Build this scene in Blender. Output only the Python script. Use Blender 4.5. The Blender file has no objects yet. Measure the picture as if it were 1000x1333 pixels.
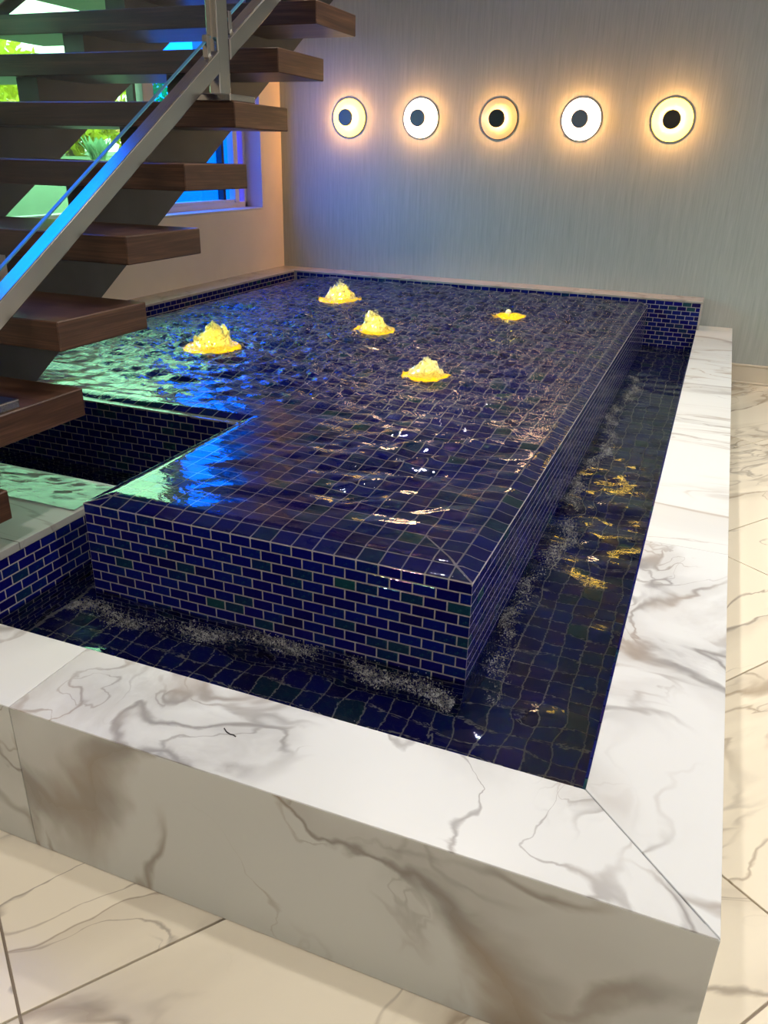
import bpy, math, random
import numpy as np
from mathutils import Matrix, Vector

S = bpy.context.scene
COL = S.collection
rng = np.random.default_rng(7)
random.seed(7)

# ------------------------------------------------------------------ camera, world, light, exposure
OZ = 0.4416                                   # top of the raised block above the room floor
CAM = np.array([0.34086, -1.36034, 0.76699 + OZ])
PITCH, ROLL, YAW, FPX = -0.41695, 0.02435, 0.37405, 1040.5


def make_camera():
    cx, sx, cz, sz = math.cos(PITCH), math.sin(PITCH), math.cos(YAW), math.sin(YAW)
    fw, up, rt = np.array([0, cx, sx]), np.array([0, -sx, cx]), np.array([1., 0, 0])
    R = np.array([[cz, -sz, 0], [sz, cz, 0], [0, 0, 1]])
    fw, up, rt = R @ fw, R @ up, R @ rt
    c, s = math.cos(ROLL), math.sin(ROLL)
    rt, up = c * rt + s * up, -s * rt + c * up
    cd = bpy.data.cameras.new('camera')
    cd.sensor_fit = 'AUTO'
    cd.sensor_width = 36.0
    cd.lens = FPX / 1333 * 36.0
    cd.clip_start = 0.02
    o = bpy.data.objects.new('camera', cd)
    M = Matrix.Identity(4)
    for i in range(3):
        M[i][0], M[i][1], M[i][2], M[i][3] = rt[i], up[i], -fw[i], CAM[i]
    o.matrix_world = M
    COL.objects.link(o)
    S.camera = o


make_camera()
S.view_settings.view_transform = 'Standard'
S.view_settings.look = 'None'
S.view_settings.gamma = 1.0
S.view_settings.use_curve_mapping = False
S.view_settings.exposure = 0.0
S.cycles.max_bounces = 12
S.cycles.diffuse_bounces = 5
S.cycles.glossy_bounces = 5
S.cycles.transmission_bounces = 8
S.cycles.transparent_max_bounces = 16
S.cycles.caustics_refractive = True
S.cycles.caustics_reflective = True
S.cycles.blur_glossy = 0.3
S.cycles.sample_clamp_indirect = 6.0
S.cycles.use_denoising = True

SKY = 12.0
wd = bpy.data.worlds.new('sky')
S.world = wd
wd.use_nodes = True
nt = wd.node_tree
bg = nt.nodes['Background']
tc = nt.nodes.new('ShaderNodeTexCoord')
sp = nt.nodes.new('ShaderNodeSeparateXYZ')
nt.links.new(tc.outputs['Generated'], sp.inputs[0])
rp = nt.nodes.new('ShaderNodeValToRGB')
rp.color_ramp.elements[0].position = 0.0
rp.color_ramp.elements[0].color = (1.0, 1.0, 0.98, 1)
rp.color_ramp.elements[1].position = 0.9
rp.color_ramp.elements[1].color = (0.72, 0.86, 1.0, 1)
nt.links.new(sp.outputs['Z'], rp.inputs[0])
nt.links.new(rp.outputs[0], bg.inputs[0])
bg.inputs['Strength'].default_value = SKY


def downlight(x, y, power, size=0.09, color=(1, 0.94, 0.86), z=3.12, spread=130):
    ld = bpy.data.lights.new('unseen_downlight', 'AREA')
    ld.shape = 'DISK'
    ld.size = size
    ld.energy = power
    ld.color = color
    ld.spread = math.radians(spread)
    o = bpy.data.objects.new('unseen_downlight', ld)
    o.location = (x, y, z)
    COL.objects.link(o)
    return o


downlight(-0.30, 1.35, 16, spread=96)
downlight(-0.95, 1.95, 9, spread=96)
downlight(1.75, -0.2, 25)
downlight(1.75, 1.6, 24)
downlight(1.75, 3.0, 9)
downlight(-1.1, -1.5, 15)  # unseen fill lamp, added to brighten the front floor and curb face
downlight(0.9, -2.4, 14)  # second added fill, out of view behind the camera


def portal(x, y0, y1, z0, z1):
    ld = bpy.data.lights.new('window_portal', 'AREA')
    ld.shape = 'RECTANGLE'
    ld.size, ld.size_y = (z1 - z0), (y1 - y0)
    ld.cycles.is_portal = True
    o = bpy.data.objects.new('window_portal', ld)
    o.location = (x, (y0 + y1) / 2, (z0 + z1) / 2)
    o.rotation_euler = (0, -math.pi / 2, 0)          # faces +x, into the room
    COL.objects.link(o)


# ------------------------------------------------------------------ measured layout (metres, floor at z = 0)
W = 0.965                                  # width of the front arm of the block
LY = 3.73                                  # back end of the block / face of the back ledge
N1 = 0.691                                 # notch
XBL = -2.27                                # left edge of the block's back part
ZB = OZ
ZW = OZ - 0.238                            # moat water level
ZC = OZ - 0.1201                           # curb top
ZM = 0.02                                  # moat bottom
CF, CR, CW = -0.547, 0.489, 0.199          # curb outer front, outer right, width
YW = 3.908                                 # back wall
XL = -2.5417                               # left wall
XLED, HLED = -2.3686, OZ + 0.034           # left ledge face, ledge tile top
XP, ZP, YP = -1.078, OZ - 0.081, 0.275     # landing slab right edge, top, back edge
T = 0.0508                                 # tile module
# stairs were measured up to scale about the camera
SS = 0.78


def sc(x, y, z):
    p = np.array([x, y, z + OZ])
    return CAM + SS * (p - CAM)


def sx_(x):
    return CAM[0] + SS * (x - CAM[0])


YS0, ZS0 = sc(0, -0.2342, -0.1064)[1:]
GO, RISE, TD, TT = 0.3401 * SS, 0.2100 * SS, 0.4077 * SS, 0.0872 * SS
XSR, XSL = sx_(-1.3943), sx_(-3.24)
SLOPE = RISE / GO


def cline(c):
    """intercept at y = 0 of a line parallel to the stair, from the measured one"""
    p = sc(0, 0, c)
    return p[2] - SLOPE * p[1]


# ------------------------------------------------------------------ helpers
def tag(o, label=None, cat=None, group=None, kind=None):
    if label: o['label'] = label
    if cat: o['category'] = cat
    if group: o['group'] = group
    if kind: o['kind'] = kind
    return o


def link(name, me, mat=None, parent=None, loc=None):
    if mat is not None and not me.materials:
        me.materials.append(mat)
    o = bpy.data.objects.new(name, me)
    COL.objects.link(o)
    if parent is not None:
        o.parent = parent
    if loc is not None:
        o.location = loc
    return o


def mesh(name, V, F, smooth=False):
    me = bpy.data.meshes.new(name)
    me.from_pydata([tuple(map(float, v)) for v in V], [], [tuple(map(int, f)) for f in F])
    if smooth:
        me.polygons.foreach_set('use_smooth', [True] * len(me.polygons))
    me.update()
    return me


def empty(name, loc=(0, 0, 0)):
    o = bpy.data.objects.new(name, None)
    o.location = loc
    o.empty_display_size = 0.1
    COL.objects.link(o)
    return o


class MB:
    def __init__(s):
        s.V, s.F, s.n = [], [], 0

    def add(s, V, F):
        V = np.asarray(V, float)
        s.V.append(V)
        s.F += [tuple(int(i) + s.n for i in f) for f in F]
        s.n += len(V)
        return s

    def box(s, a, b, bev=0.0):
        return s.add(*boxgeo(a, b, bev))

    def mesh(s, name, smooth=False):
        return mesh(name, np.concatenate(s.V), s.F, smooth)


def boxgeo(a, b, bev=0.0):
    a, b = np.minimum(a, b).astype(float), np.maximum(a, b).astype(float)
    if bev <= 0:
        V = np.array([[x, y, z] for z in (a[2], b[2]) for y in (a[1], b[1]) for x in (a[0], b[0])])
        return V, [(0, 2, 3, 1), (4, 5, 7, 6), (0, 1, 5, 4), (2, 6, 7, 3), (0, 4, 6, 2), (1, 3, 7, 5)]
    # chamfered box: 24 verts
    V, idx = [], {}
    for cx in (0, 1):
        for cy in (0, 1):
            for cz in (0, 1):
                c = np.array([(a, b)[cx][0], (a, b)[cy][1], (a, b)[cz][2]])
                d = np.array([bev if cx == 0 else -bev, bev if cy == 0 else -bev, bev if cz == 0 else -bev])
                for ax in range(3):
                    p = c + d
                    p[ax] = c[ax]
                    idx[(cx, cy, cz, ax)] = len(V)
                    V.append(p)
    F = []
    for ax in range(3):
        o = [i for i in range(3) if i != ax]
        for s in (0, 1):
            q = []
            for u, v in ((0, 0), (1, 0), (1, 1), (0, 1)):
                k = [0, 0, 0]
                k[ax], k[o[0]], k[o[1]] = s, u, v
                q.append(idx[(*k, ax)])
            F.append(q)
    for ax in range(3):
        o = [i for i in range(3) if i != ax]
        for u in (0, 1):
            for v in (0, 1):
                q = []
                for s in (0, 1):
                    k = [0, 0, 0]
                    k[ax], k[o[0]], k[o[1]] = s, u, v
                    q.append((idx[(*k, o[0])], idx[(*k, o[1])]))
                F.append([q[0][0], q[0][1], q[1][1], q[1][0]])
    for cx in (0, 1):
        for cy in (0, 1):
            for cz in (0, 1):
                F.append([idx[(cx, cy, cz, ax)] for ax in range(3)])
    V = np.array(V)
    cen = (a + b) / 2
    out = []
    for f in F:
        p = V[list(f)]
        n = np.cross(p[1] - p[0], p[2] - p[0])
        out.append(tuple(f) if n @ (p.mean(0) - cen) > 0 else tuple(f[::-1]))
    return V, out


def prism(poly, z0, z1, bev=0.0):
    """convex ccw polygon extruded from z0 to z1 with a chamfered top"""
    P = np.array(poly, float)
    n = len(P)
    if bev > 0:
        Q = []
        for i in range(n):
            p, a, b = P[i], P[i - 1], P[(i + 1) % n]
            e1, e2 = (p - a) / np.linalg.norm(p - a), (b - p) / np.linalg.norm(b - p)
            n1, n2 = np.array([-e1[1], e1[0]]), np.array([-e2[1], e2[0]])
            m = n1 + n2
            Q.append(p + m * bev / max(0.2, (m @ n1)))
        Q = np.array(Q)
        L = [np.c_[P, np.full(n, z0)], np.c_[P, np.full(n, z1 - bev)], np.c_[Q, np.full(n, z1)]]
    else:
        L = [np.c_[P, np.full(n, z0)], np.c_[P, np.full(n, z1)]]
    F = [tuple(range(n))[::-1]]
    for k in range(len(L) - 1):
        for i in range(n):
            j = (i + 1) % n
            F.append((k * n + i, k * n + j, (k + 1) * n + j, (k + 1) * n + i))
    F.append(tuple(range((len(L) - 1) * n, len(L) * n)))
    return np.concatenate(L), F


def lathe(prof, seg=32, axis='z'):
    """profile of (radius, height)"""
    V, F = [], []
    n = len(prof)
    for k in range(seg):
        a = 2 * math.pi * k / seg
        for r, h in prof:
            V.append((r * math.cos(a), r * math.sin(a), h))
    for k in range(seg):
        k2 = (k + 1) % seg
        for i in range(n - 1):
            F.append((k * n + i, k2 * n + i, k2 * n + i + 1, k * n + i + 1))
    V = np.array(V)
    if axis == 'y':                                   # height runs towards -y
        V = np.c_[V[:, 0], -V[:, 2], V[:, 1]]
    return V, F


def centred(V):
    V = np.asarray(V, float)
    c = (V.min(0) + V.max(0)) / 2
    return V - c, c


def part(name, VF, mat, parent=None, smooth=False):
    """a mesh whose origin sits at its own middle"""
    V, c = centred(VF[0])
    return link(name, mesh(name, V, VF[1], smooth), mat, parent, tuple(c))


# ------------------------------------------------------------------ materials
def M_(name):
    m = bpy.data.materials.new(name)
    m.use_nodes = True
    t = m.node_tree
    t.nodes.clear()
    out = t.nodes.new('ShaderNodeOutputMaterial')
    return m, t, out


class N:
    """small node-graph helper"""

    def __init__(s, t):
        s.t = t

    def new(s, typ, **kw):
        n = s.t.nodes.new('ShaderNode' + typ)
        for k, v in kw.items():
            setattr(n, k, v)
        return n

    def put(s, sock, v):
        if v is None: return
        if hasattr(v, 'is_linked') or hasattr(v, 'links'):
            s.t.links.new(v, sock)
        else:
            if isinstance(v, tuple) and len(v) == 3 and sock.type == 'RGBA':
                v = (*v, 1)
            sock.default_value = v

    def math(s, op, a, b=None, c=None, clamp=False):
        n = s.new('Math', operation=op, use_clamp=clamp)
        for i, v in enumerate((a, b, c)):
            s.put(n.inputs[i], v)
        return n.outputs[0]

    def vmath(s, op, a, b=None, scale=None):
        n = s.new('VectorMath', operation=op)
        s.put(n.inputs[0], a)
        s.put(n.inputs[1], b)
        if scale is not None: s.put(n.inputs['Scale'], scale)
        return n.outputs[0]

    def noise(s, vec, scale, detail=3, rough=0.5, dist=0.0, out=0):
        n = s.new('TexNoise')
        s.put(n.inputs['Vector'], vec)
        s.put(n.inputs['Scale'], scale)
        s.put(n.inputs['Detail'], detail)
        s.put(n.inputs['Roughness'], rough)
        s.put(n.inputs['Distortion'], dist)
        return n.outputs[out]

    def maprange(s, v, a, b, c=0.0, d=1.0, smooth=True):
        n = s.new('MapRange')
        if smooth: n.interpolation_type = 'SMOOTHSTEP'
        for i, x in enumerate((v, a, b, c, d)):
            s.put(n.inputs[i], x)
        return n.outputs[0]

    def mix(s, f, a, b, blend='MIX'):
        n = s.new('Mix', data_type='RGBA', blend_type=blend)
        s.put(n.inputs[0], f)
        s.put(n.inputs[6], a)
        s.put(n.inputs[7], b)
        return n.outputs[2]

    def ramp(s, f, stops):
        n = s.new('ValToRGB')
        e = n.color_ramp.elements
        while len(e) < len(stops): e.new(0.5)
        for k, (p, c) in zip(e, stops):
            k.position = p
            k.color = (*c, 1)
        s.put(n.inputs[0], f)
        return n.outputs[0]

    def bump(s, h, strength=0.2, dist=0.01):
        n = s.new('Bump')
        s.put(n.inputs['Height'], h)
        n.inputs['Strength'].default_value = strength
        n.inputs['Distance'].default_value = dist
        return n.outputs[0]

    def bsdf(s, out, color, rough=0.5, metal=0.0, normal=None, **kw):
        n = s.new('BsdfPrincipled')
        s.put(n.inputs['Base Color'], color)
        s.put(n.inputs['Roughness'], rough)
        s.put(n.inputs['Metallic'], metal)
        if normal is not None: s.put(n.inputs['Normal'], normal)
        for k, v in kw.items():
            s.put(n.inputs[k.replace('_', ' ')], v)
        if out is not None:
            s.t.links.new(n.outputs[0], out.inputs[0])
        return n.outputs[0]


def plain(name, color, rough=0.5, metal=0.0, mottle=0.0, scale=20, bumpy=0.0, **kw):
    m, t, out = M_(name)
    g = N(t)
    co = g.new('TexCoord').outputs['Object']
    col = color
    nm = None
    if mottle or bumpy:
        nz = g.noise(co, scale, 4)
        if mottle:
            col = g.mix(g.maprange(nz, 0.3, 0.7), tuple(c * (1 - mottle) for c in color), tuple(min(1, c * (1 + mottle)) for c in color))
        if bumpy:
            nm = g.bump(nz, bumpy, 0.003)
    g.bsdf(out, col, rough, metal, nm, **kw)
    return m


def marble(name, base, vein, gold, rough=0.16, scale=1.0, bands=0.5, stretch=None, amount=1.0):
    m, t, out = M_(name)
    g = N(t)
    co = g.new('TexCoord').outputs['Object']
    rnd = g.new('ObjectInfo').outputs['Random']
    off = g.new('CombineXYZ')
    g.put(off.inputs[0], g.math('MULTIPLY', rnd, 37.0))
    g.put(off.inputs[1], g.math('MULTIPLY', rnd, 91.0))
    g.put(off.inputs[2], g.math('MULTIPLY', rnd, 53.0))
    co = g.vmath('ADD', co, off.outputs[0])
    if stretch:
        co = g.vmath('MULTIPLY', co, stretch)
    def warp(p, sc_, amt, det=2):
        w = g.vmath('SUBTRACT', g.noise(p, sc_ * scale, det, 0.55, 0.0, 1), (0.5, 0.5, 0.5))
        return g.vmath('ADD', p, g.vmath('SCALE', w, None, amt / scale))

    p1 = warp(co, 1.5, 0.55)
    p2 = warp(p1, 6.0, 0.16, 3)
    p3 = warp(p2, 24.0, 0.022, 3)
    thick = g.maprange(g.noise(p1, 5.0 * scale, 2), 0.34, 0.68, 0.25, 1.9)

    def ridge(p, sc_, level, width, det=1):
        d = g.math('SUBTRACT', g.noise(p, sc_ * scale, det, 0.5), level)
        return g.maprange(g.math('ABSOLUTE', d), 0.0, g.math('MULTIPLY', thick, width), 1.0, 0.0), d

    band = g.noise(p1, 1.55 * scale, 2, 0.5)
    bmask = g.maprange(band, 0.60 - bands * 0.2, 0.72 - bands * 0.2)
    A, dA = ridge(p3, 1.05, 0.5, 0.016)
    side = g.math('MULTIPLY', g.maprange(dA, 0.0, 0.10, 1.0, 0.0), g.math('GREATER_THAN', dA, 0.0))
    B1, dB = ridge(p3, 4.6, 0.52, 0.036, 1)
    B2, dC = ridge(p3, 7.5, 0.47, 0.040, 1)
    C1, dD = ridge(p3, 2.6, 0.55, 0.012)
    isl = g.math('MULTIPLY', g.math('MAXIMUM', B1, g.math('MULTIPLY', B2, 0.75)), bmask)
    halo = g.math('MULTIPLY', g.maprange(g.math('ABSOLUTE', dB), 0.0, 0.16, 1.0, 0.0), bmask)
    cloud = g.math('MULTIPLY', g.maprange(g.noise(p2, 3.6 * scale, 5, 0.65), 0.44, 0.68), bmask)
    thin = g.math('MULTIPLY', C1, g.maprange(g.noise(co, 2.6 * scale, 2), 0.42, 0.6))
    hue = g.maprange(g.noise(co, 3.3 * scale, 2), 0.38, 0.62)
    vcol = g.mix(hue, vein, gold)
    pale = g.mix(0.45, vcol, base)
    c = g.mix(g.math('MULTIPLY', cloud, 0.60 * amount, None, True), base, pale)
    c = g.mix(g.math('MULTIPLY', halo, 0.38 * amount, None, True), c, pale)
    c = g.mix(g.math('MULTIPLY', side, 0.42 * amount, None, True), c, pale)
    c = g.mix(g.math('MULTIPLY', g.math('MAXIMUM', A, thin), 0.72 * amount, None, True), c, vcol)
    c = g.mix(g.math('MULTIPLY', isl, 0.78 * amount, None, True), c, vcol)
    g.bsdf(out, c, rough, 0.0, None, IOR=1.5)
    return m


MARBLE = marble('white_marble', (0.755, 0.775, 0.765), (0.27, 0.26, 0.255), (0.40, 0.335, 0.275), 0.28, 1.0, 0.7, None, 1.1)
MARBLE_SIDE = marble('white_marble_long_veins', (0.76, 0.775, 0.755), (0.33, 0.305, 0.285), (0.44, 0.37, 0.30), 0.28, 0.9, 0.3, (0.45, 2.0, 1.0), 1.1)
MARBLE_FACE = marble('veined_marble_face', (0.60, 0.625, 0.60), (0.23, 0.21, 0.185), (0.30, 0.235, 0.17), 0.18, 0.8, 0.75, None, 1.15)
MARBLE_FLOOR = marble('floor_marble', (0.84, 0.77, 0.63), (0.30, 0.265, 0.225), (0.40, 0.32, 0.23), 0.22, 0.9, 0.5, (1.6, 0.6, 1), 1.1)
MARBLE_CAP = marble('ledge_marble', (0.50, 0.45, 0.41), (0.33, 0.28, 0.25), (0.38, 0.30, 0.25), 0.2, 1.6, 0.3)
MARBLE_WET_SHADED = marble('shaded_wet_marble', (0.40, 0.41, 0.39), (0.22, 0.21, 0.20), (0.25, 0.22, 0.19), 0.55, 0.9, 0.3, (0.45, 2.0, 1.0), 0.9)  # wet landing marble, its base colour darkened for the shade under the stairs
GROUT = plain('grey_grout', (0.44, 0.41, 0.40), 0.7, mottle=0.15, scale=60, bumpy=0.3)
GROUT_FLOOR = plain('taupe_grout', (0.30, 0.25, 0.20), 0.7)
MORTAR = plain('pale_grout', (0.68, 0.65, 0.59), 0.6)


def tile_mat(name, island):
    m, t, out = M_(name)
    g = N(t)
    if island:
        r = g.new('NewGeometry').outputs['Random Per Island']
    else:
        r = g.new('ObjectInfo').outputs['Random']
    co = g.new('TexCoord').outputs['Object']
    col = g.ramp(r, [(0.0, (0.004, 0.003, 0.075)), (0.22, (0.005, 0.005, 0.150)), (0.42, (0.004, 0.004, 0.105)),
                     (0.70, (0.005, 0.009, 0.170)), (0.90, (0.004, 0.012, 0.105)), (0.97, (0.007, 0.030, 0.085)), (1.0, (0.010, 0.060, 0.080))])
    nz = g.noise(co, 55, 3, 0.6, 0.6)
    col = g.mix(g.math('MULTIPLY', g.maprange(nz, 0.5, 0.75), g.maprange(r, 0.55, 1.0, 0.1, 0.75)), col, (0.025, 0.12, 0.135))
    nm = g.bump(g.noise(co, 38, 2, 0.5, 0.8), 0.16, 0.004)
    g.bsdf(out, col, 0.07, 0.0, nm, IOR=1.55, Thin_Film_Thickness=g.maprange(r, 0, 1, 240, 460, False), Thin_Film_IOR=1.4,
           Specular_IOR_Level=0.45)
    return m


TILE = tile_mat('cobalt_glass_tile', False)
TILE_M = tile_mat('cobalt_glass_tile_field', True)


def wood_mat():
    m, t, out = M_('walnut')
    g = N(t)
    co = g.new('TexCoord').outputs['Object']
    rnd = g.new('ObjectInfo').outputs['Random']
    off = g.new('CombineXYZ')
    g.put(off.inputs[0], g.math('MULTIPLY', rnd, 7.0))
    g.put(off.inputs[1], g.math('MULTIPLY', rnd, 3.0))
    co = g.vmath('ADD', co, off.outputs[0])
    ax = g.new('SeparateXYZ')
    g.put(ax.inputs[0], g.new('TexCoord').outputs['Normal'])
    endf = g.math('GREATER_THAN', g.math('ABSOLUTE', ax.outputs['X']), 0.7)
    sw = g.new('SeparateXYZ')
    g.put(sw.inputs[0], co)
    cb_ = g.new('CombineXYZ')                     # on the mitred ends the grain runs along y
    g.put(cb_.inputs[0], sw.outputs['Y'])
    g.put(cb_.inputs[1], sw.outputs['X'])
    g.put(cb_.inputs[2], sw.outputs['Z'])
    mv = g.new('Mix', data_type='VECTOR')
    g.put(mv.inputs[0], endf)
    g.put(mv.inputs[4], co)
    g.put(mv.inputs[5], cb_.outputs[0])
    co = mv.outputs[1]
    st = g.vmath('MULTIPLY', co, (0.9, 9.0, 16.0))
    a = g.noise(st, 2.2, 4, 0.55, 0.9)
    b = g.noise(g.vmath('MULTIPLY', co, (3.0, 90.0, 130.0)), 2.0, 3, 0.6)
    col = g.ramp(a, [(0.25, (0.030, 0.014, 0.009)), (0.48, (0.085, 0.040, 0.023)), (0.62, (0.125, 0.062, 0.036)), (0.8, (0.17, 0.09, 0.052))])
    col = g.mix(g.maprange(b, 0.42, 0.62, 0.45, 0.0), col, (0.025, 0.012, 0.008))
    g.bsdf(out, col, 0.34, 0.0, g.bump(b, 0.10, 0.002), IOR=1.45)
    return m


WOOD = wood_mat()


def metal(name, color, rough, metallic=1.0):
    m, t, out = M_(name)
    g = N(t)
    co = g.new('TexCoord').outputs['Object']
    b = g.noise(g.vmath('MULTIPLY', co, (300.0, 6.0, 6.0)), 1.0, 2, 0.5)
    g.bsdf(out, g.mix(g.maprange(b, 0.3, 0.7), tuple(c * 0.88 for c in color), color), rough, metallic)
    return m


STEEL = metal('brushed_steel', (0.50, 0.49, 0.46), 0.2)
STRINGER = plain('dark_painted_steel', (0.050, 0.050, 0.048), 0.42, 0.0, mottle=0.15, scale=9)


def wallpaper():
    m, t, out = M_('strie_wallpaper')
    g = N(t)
    co = g.new('TexCoord').outputs['Object']
    a = g.noise(g.vmath('MULTIPLY', co, (160.0, 1.0, 5.5)), 1.0, 3, 0.6)
    b = g.noise(g.vmath('MULTIPLY', co, (60.0, 1.0, 1.6)), 1.0, 2, 0.5)
    s = g.math('ADD', g.math('MULTIPLY', a, 0.65), g.math('MULTIPLY', b, 0.35))
    col = g.ramp(s, [(0.34, (0.355, 0.395, 0.38)), (0.5, (0.405, 0.445, 0.43)), (0.66, (0.455, 0.495, 0.475))])
    g.bsdf(out, col, 0.5, 0.0, g.bump(s, 0.25, 0.004))
    return m


PAPER = wallpaper()
PAINT = plain('warm_wall_paint', (0.70, 0.63, 0.54), 0.6, mottle=0.03, scale=4, bumpy=0.05)
PAINT_W = plain('white_wall_paint', (0.78, 0.75, 0.70), 0.6)
TRIM = plain('cream_trim_paint', (0.66, 0.60, 0.49), 0.4)
FRAME = plain('white_window_frame', (0.62, 0.60, 0.60), 0.35)
GASKET = plain('dark_gasket', (0.012, 0.012, 0.015), 0.5)


def pane_mat(name, tint, refl=1.0, ior=1.5):
    m, t, out = M_(name)
    g = N(t)
    tr = g.new('BsdfTransparent')
    tr.inputs[0].default_value = (*tint, 1)
    gl = g.new('BsdfGlossy')
    gl.inputs['Roughness'].default_value = 0.01
    geo = g.new('NewGeometry')
    dot = g.new('VectorMath', operation='DOT_PRODUCT')
    g.put(dot.inputs[0], geo.outputs['Incoming'])
    g.put(dot.inputs[1], geo.outputs['Normal'])
    c = g.math('SUBTRACT', 1.0, g.math('ABSOLUTE', dot.outputs['Value']))
    fr = g.math('ADD', 0.04, g.math('MULTIPLY', 0.96, g.math('POWER', c, 5.0)))
    mx = g.new('MixShader')
    g.put(mx.inputs[0], g.math('MULTIPLY', fr, refl))
    t.links.new(tr.outputs[0], mx.inputs[1])
    t.links.new(gl.outputs[0], mx.inputs[2])
    t.links.new(mx.outputs[0], out.inputs[0])
    return m


PANE_BLUE = pane_mat('blue_tinted_glass', (0.03, 0.37, 1.0), 0.5)
PANE_VIOLET = pane_mat('deep_blue_tinted_glass', (0.20, 0.20, 0.80), 0.5)
PANE_GREEN = pane_mat('pale_green_glass', (0.48, 0.72, 0.52), 0.5)
GUARD = pane_mat('balustrade_glass', (0.86, 0.88, 0.90), 0.9)
GLASS_EDGE = plain('glass_edge', (0.10, 0.32, 0.42), 0.15)


def water_mat(name, tint, bumps, bscale, far=False, ior=1.48):
    m, t, out = M_(name)
    g = N(t)
    co = g.new('TexCoord').outputs['Object']
    nm = None
    if bumps:
        h = g.noise(g.vmath('MULTIPLY', co, (1.0, 1.6, 1.0)), bscale, 3, 0.55, 0.6)
        if far:
            h = g.math('ADD', h, g.math('MULTIPLY', g.noise(g.vmath('MULTIPLY', co, (1.0, 1.8, 1.0)), 13, 2, 0.5, 0.8), 1.6))
        nm = g.bump(h, bumps, 0.015)
        if far:
            sp_ = g.new('SeparateXYZ')
            g.put(sp_.inputs[0], co)
            g.put(nm.node.inputs['Strength'], g.maprange(sp_.outputs['Y'], 0.5, 2.2, 0.04, 1.0))
    gl = g.new('BsdfGlass')
    gl.inputs['Color'].default_value = (*tint, 1)
    gl.inputs['Roughness'].default_value = 0.0
    gl.inputs['IOR'].default_value = ior
    if nm is not None: g.put(gl.inputs['Normal'], nm)
    t.links.new(gl.outputs[0], out.inputs[0])
    return m


WATER = water_mat('clear_running_water', (0.97, 0.99, 1.0), 1.0, 32, True)
WATER_MOAT = water_mat('clear_moat_water', (0.88, 0.95, 0.97), 0.10, 16)
WATER_FILM = water_mat('thin_water_film', (0.97, 1.0, 1.0), 0.15, 20, False, 1.2)


def foam_mat(name, color, clear):
    m, t, out = M_(name)
    g = N(t)
    d = g.new('BsdfDiffuse')
    d.inputs[0].default_value = (*color, 1)
    tl = g.new('BsdfTranslucent')
    tl.inputs[0].default_value = (*color, 1)
    m1 = g.new('MixShader')
    m1.inputs[0].default_value = 0.65
    t.links.new(d.outputs[0], m1.inputs[1])
    t.links.new(tl.outputs[0], m1.inputs[2])
    gl = g.new('BsdfGlass')
    gl.inputs['IOR'].default_value = 1.33
    gl.inputs['Roughness'].default_value = 0.02
    m2 = g.new('MixShader')
    co = g.new('TexCoord').outputs['Object']
    g.put(m2.inputs[0], g.maprange(g.noise(co, 70, 3, 0.6), 0.38, 0.62, max(0, clear - 0.25), clear + 0.40))
    t.links.new(m1.outputs[0], m2.inputs[1])
    t.links.new(gl.outputs[0], m2.inputs[2])
    t.links.new(m2.outputs[0], out.inputs[0])
    return m


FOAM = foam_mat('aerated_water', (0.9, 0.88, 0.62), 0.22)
BUBBLE = foam_mat('foam_bubbles', (0.7, 0.71, 0.72), 0.55)


def emit(name, color, strength):
    m, t, out = M_(name)
    e = t.nodes.new('ShaderNodeEmission')
    e.inputs[0].default_value = (*color, 1)
    e.inputs[1].default_value = strength
    t.links.new(e.outputs[0], out.inputs[0])
    return m


def leaf_mat(name, color, tcolor):
    m, t, out = M_(name)
    g = N(t)
    r = g.new('NewGeometry').outputs['Random Per Island']
    col = g.mix(r, tuple(c * 0.6 for c in color), tuple(min(1, c * 1.3) for c in color))
    d = g.new('BsdfDiffuse')
    g.put(d.inputs[0], col)
    tl = g.new('BsdfTranslucent')
    tl.inputs[0].default_value = (*tcolor, 1)
    mx = g.new('MixShader')
    mx.inputs[0].default_value = 0.45
    t.links.new(d.outputs[0], mx.inputs[1])
    t.links.new(tl.outputs[0], mx.inputs[2])
    t.links.new(mx.outputs[0], out.inputs[0])
    return m


# ------------------------------------------------------------------ the room
ROOM_R, ROOM_F, CEIL = 3.0, -4.4, 3.15
DIRJ = math.radians(-36.0)                      # long floor joints run this way


def build_floor():
    fl = link('floor', mesh('floor', *boxgeo((-4.0, ROOM_F - 0.15, -0.12), (ROOM_R + 0.15, YW + 0.15, -0.006))), GROUT_FLOOR)
    tag(fl, kind='structure')
    u = np.array([math.cos(DIRJ), math.sin(DIRJ)])      # length of a slab
    v = np.array([-math.sin(DIRJ), math.cos(DIRJ)])
    LU, LV, o_u, o_v = 0.585, 1.157, 0.113, -0.923
    me = mesh('floor_tile', *prism([(-LU / 2 + .0022, -LV / 2 + .0022), (LU / 2 - .0022, -LV / 2 + .0022), (LU / 2 - .0022, LV / 2 - .0022), (-LU / 2 + .0022, LV / 2 - .0022)], -0.006, 0.0, 0.0008))
    for i in range(-9, 9):
        for j in range(-5, 6):
            c = u * (o_u + (i + .5) * LU) + v * (o_v + (j + .5) * LV)
            x, y = c
            if not (-2.9 < x < ROOM_R - .1 and ROOM_F + .2 < y < YW + .3):
                continue
            if y > YW - 0.62 and x < 0.0 or x > 2.2:
                continue
            o = link('floor_tile', me, MARBLE_FLOOR, fl, (x, y, 0))
            o.rotation_euler = (0, 0, DIRJ)
    return fl


WY0, WY1, WZ0, WZ1 = 0.55, 3.63, OZ + 0.436, OZ + 1.52
UY0, UY1, UZ0, UZ1 = 0.30, 1.45, OZ + 1.64, OZ + 2.60      # small high window over it, added so the rail tops reflect blue


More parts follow.
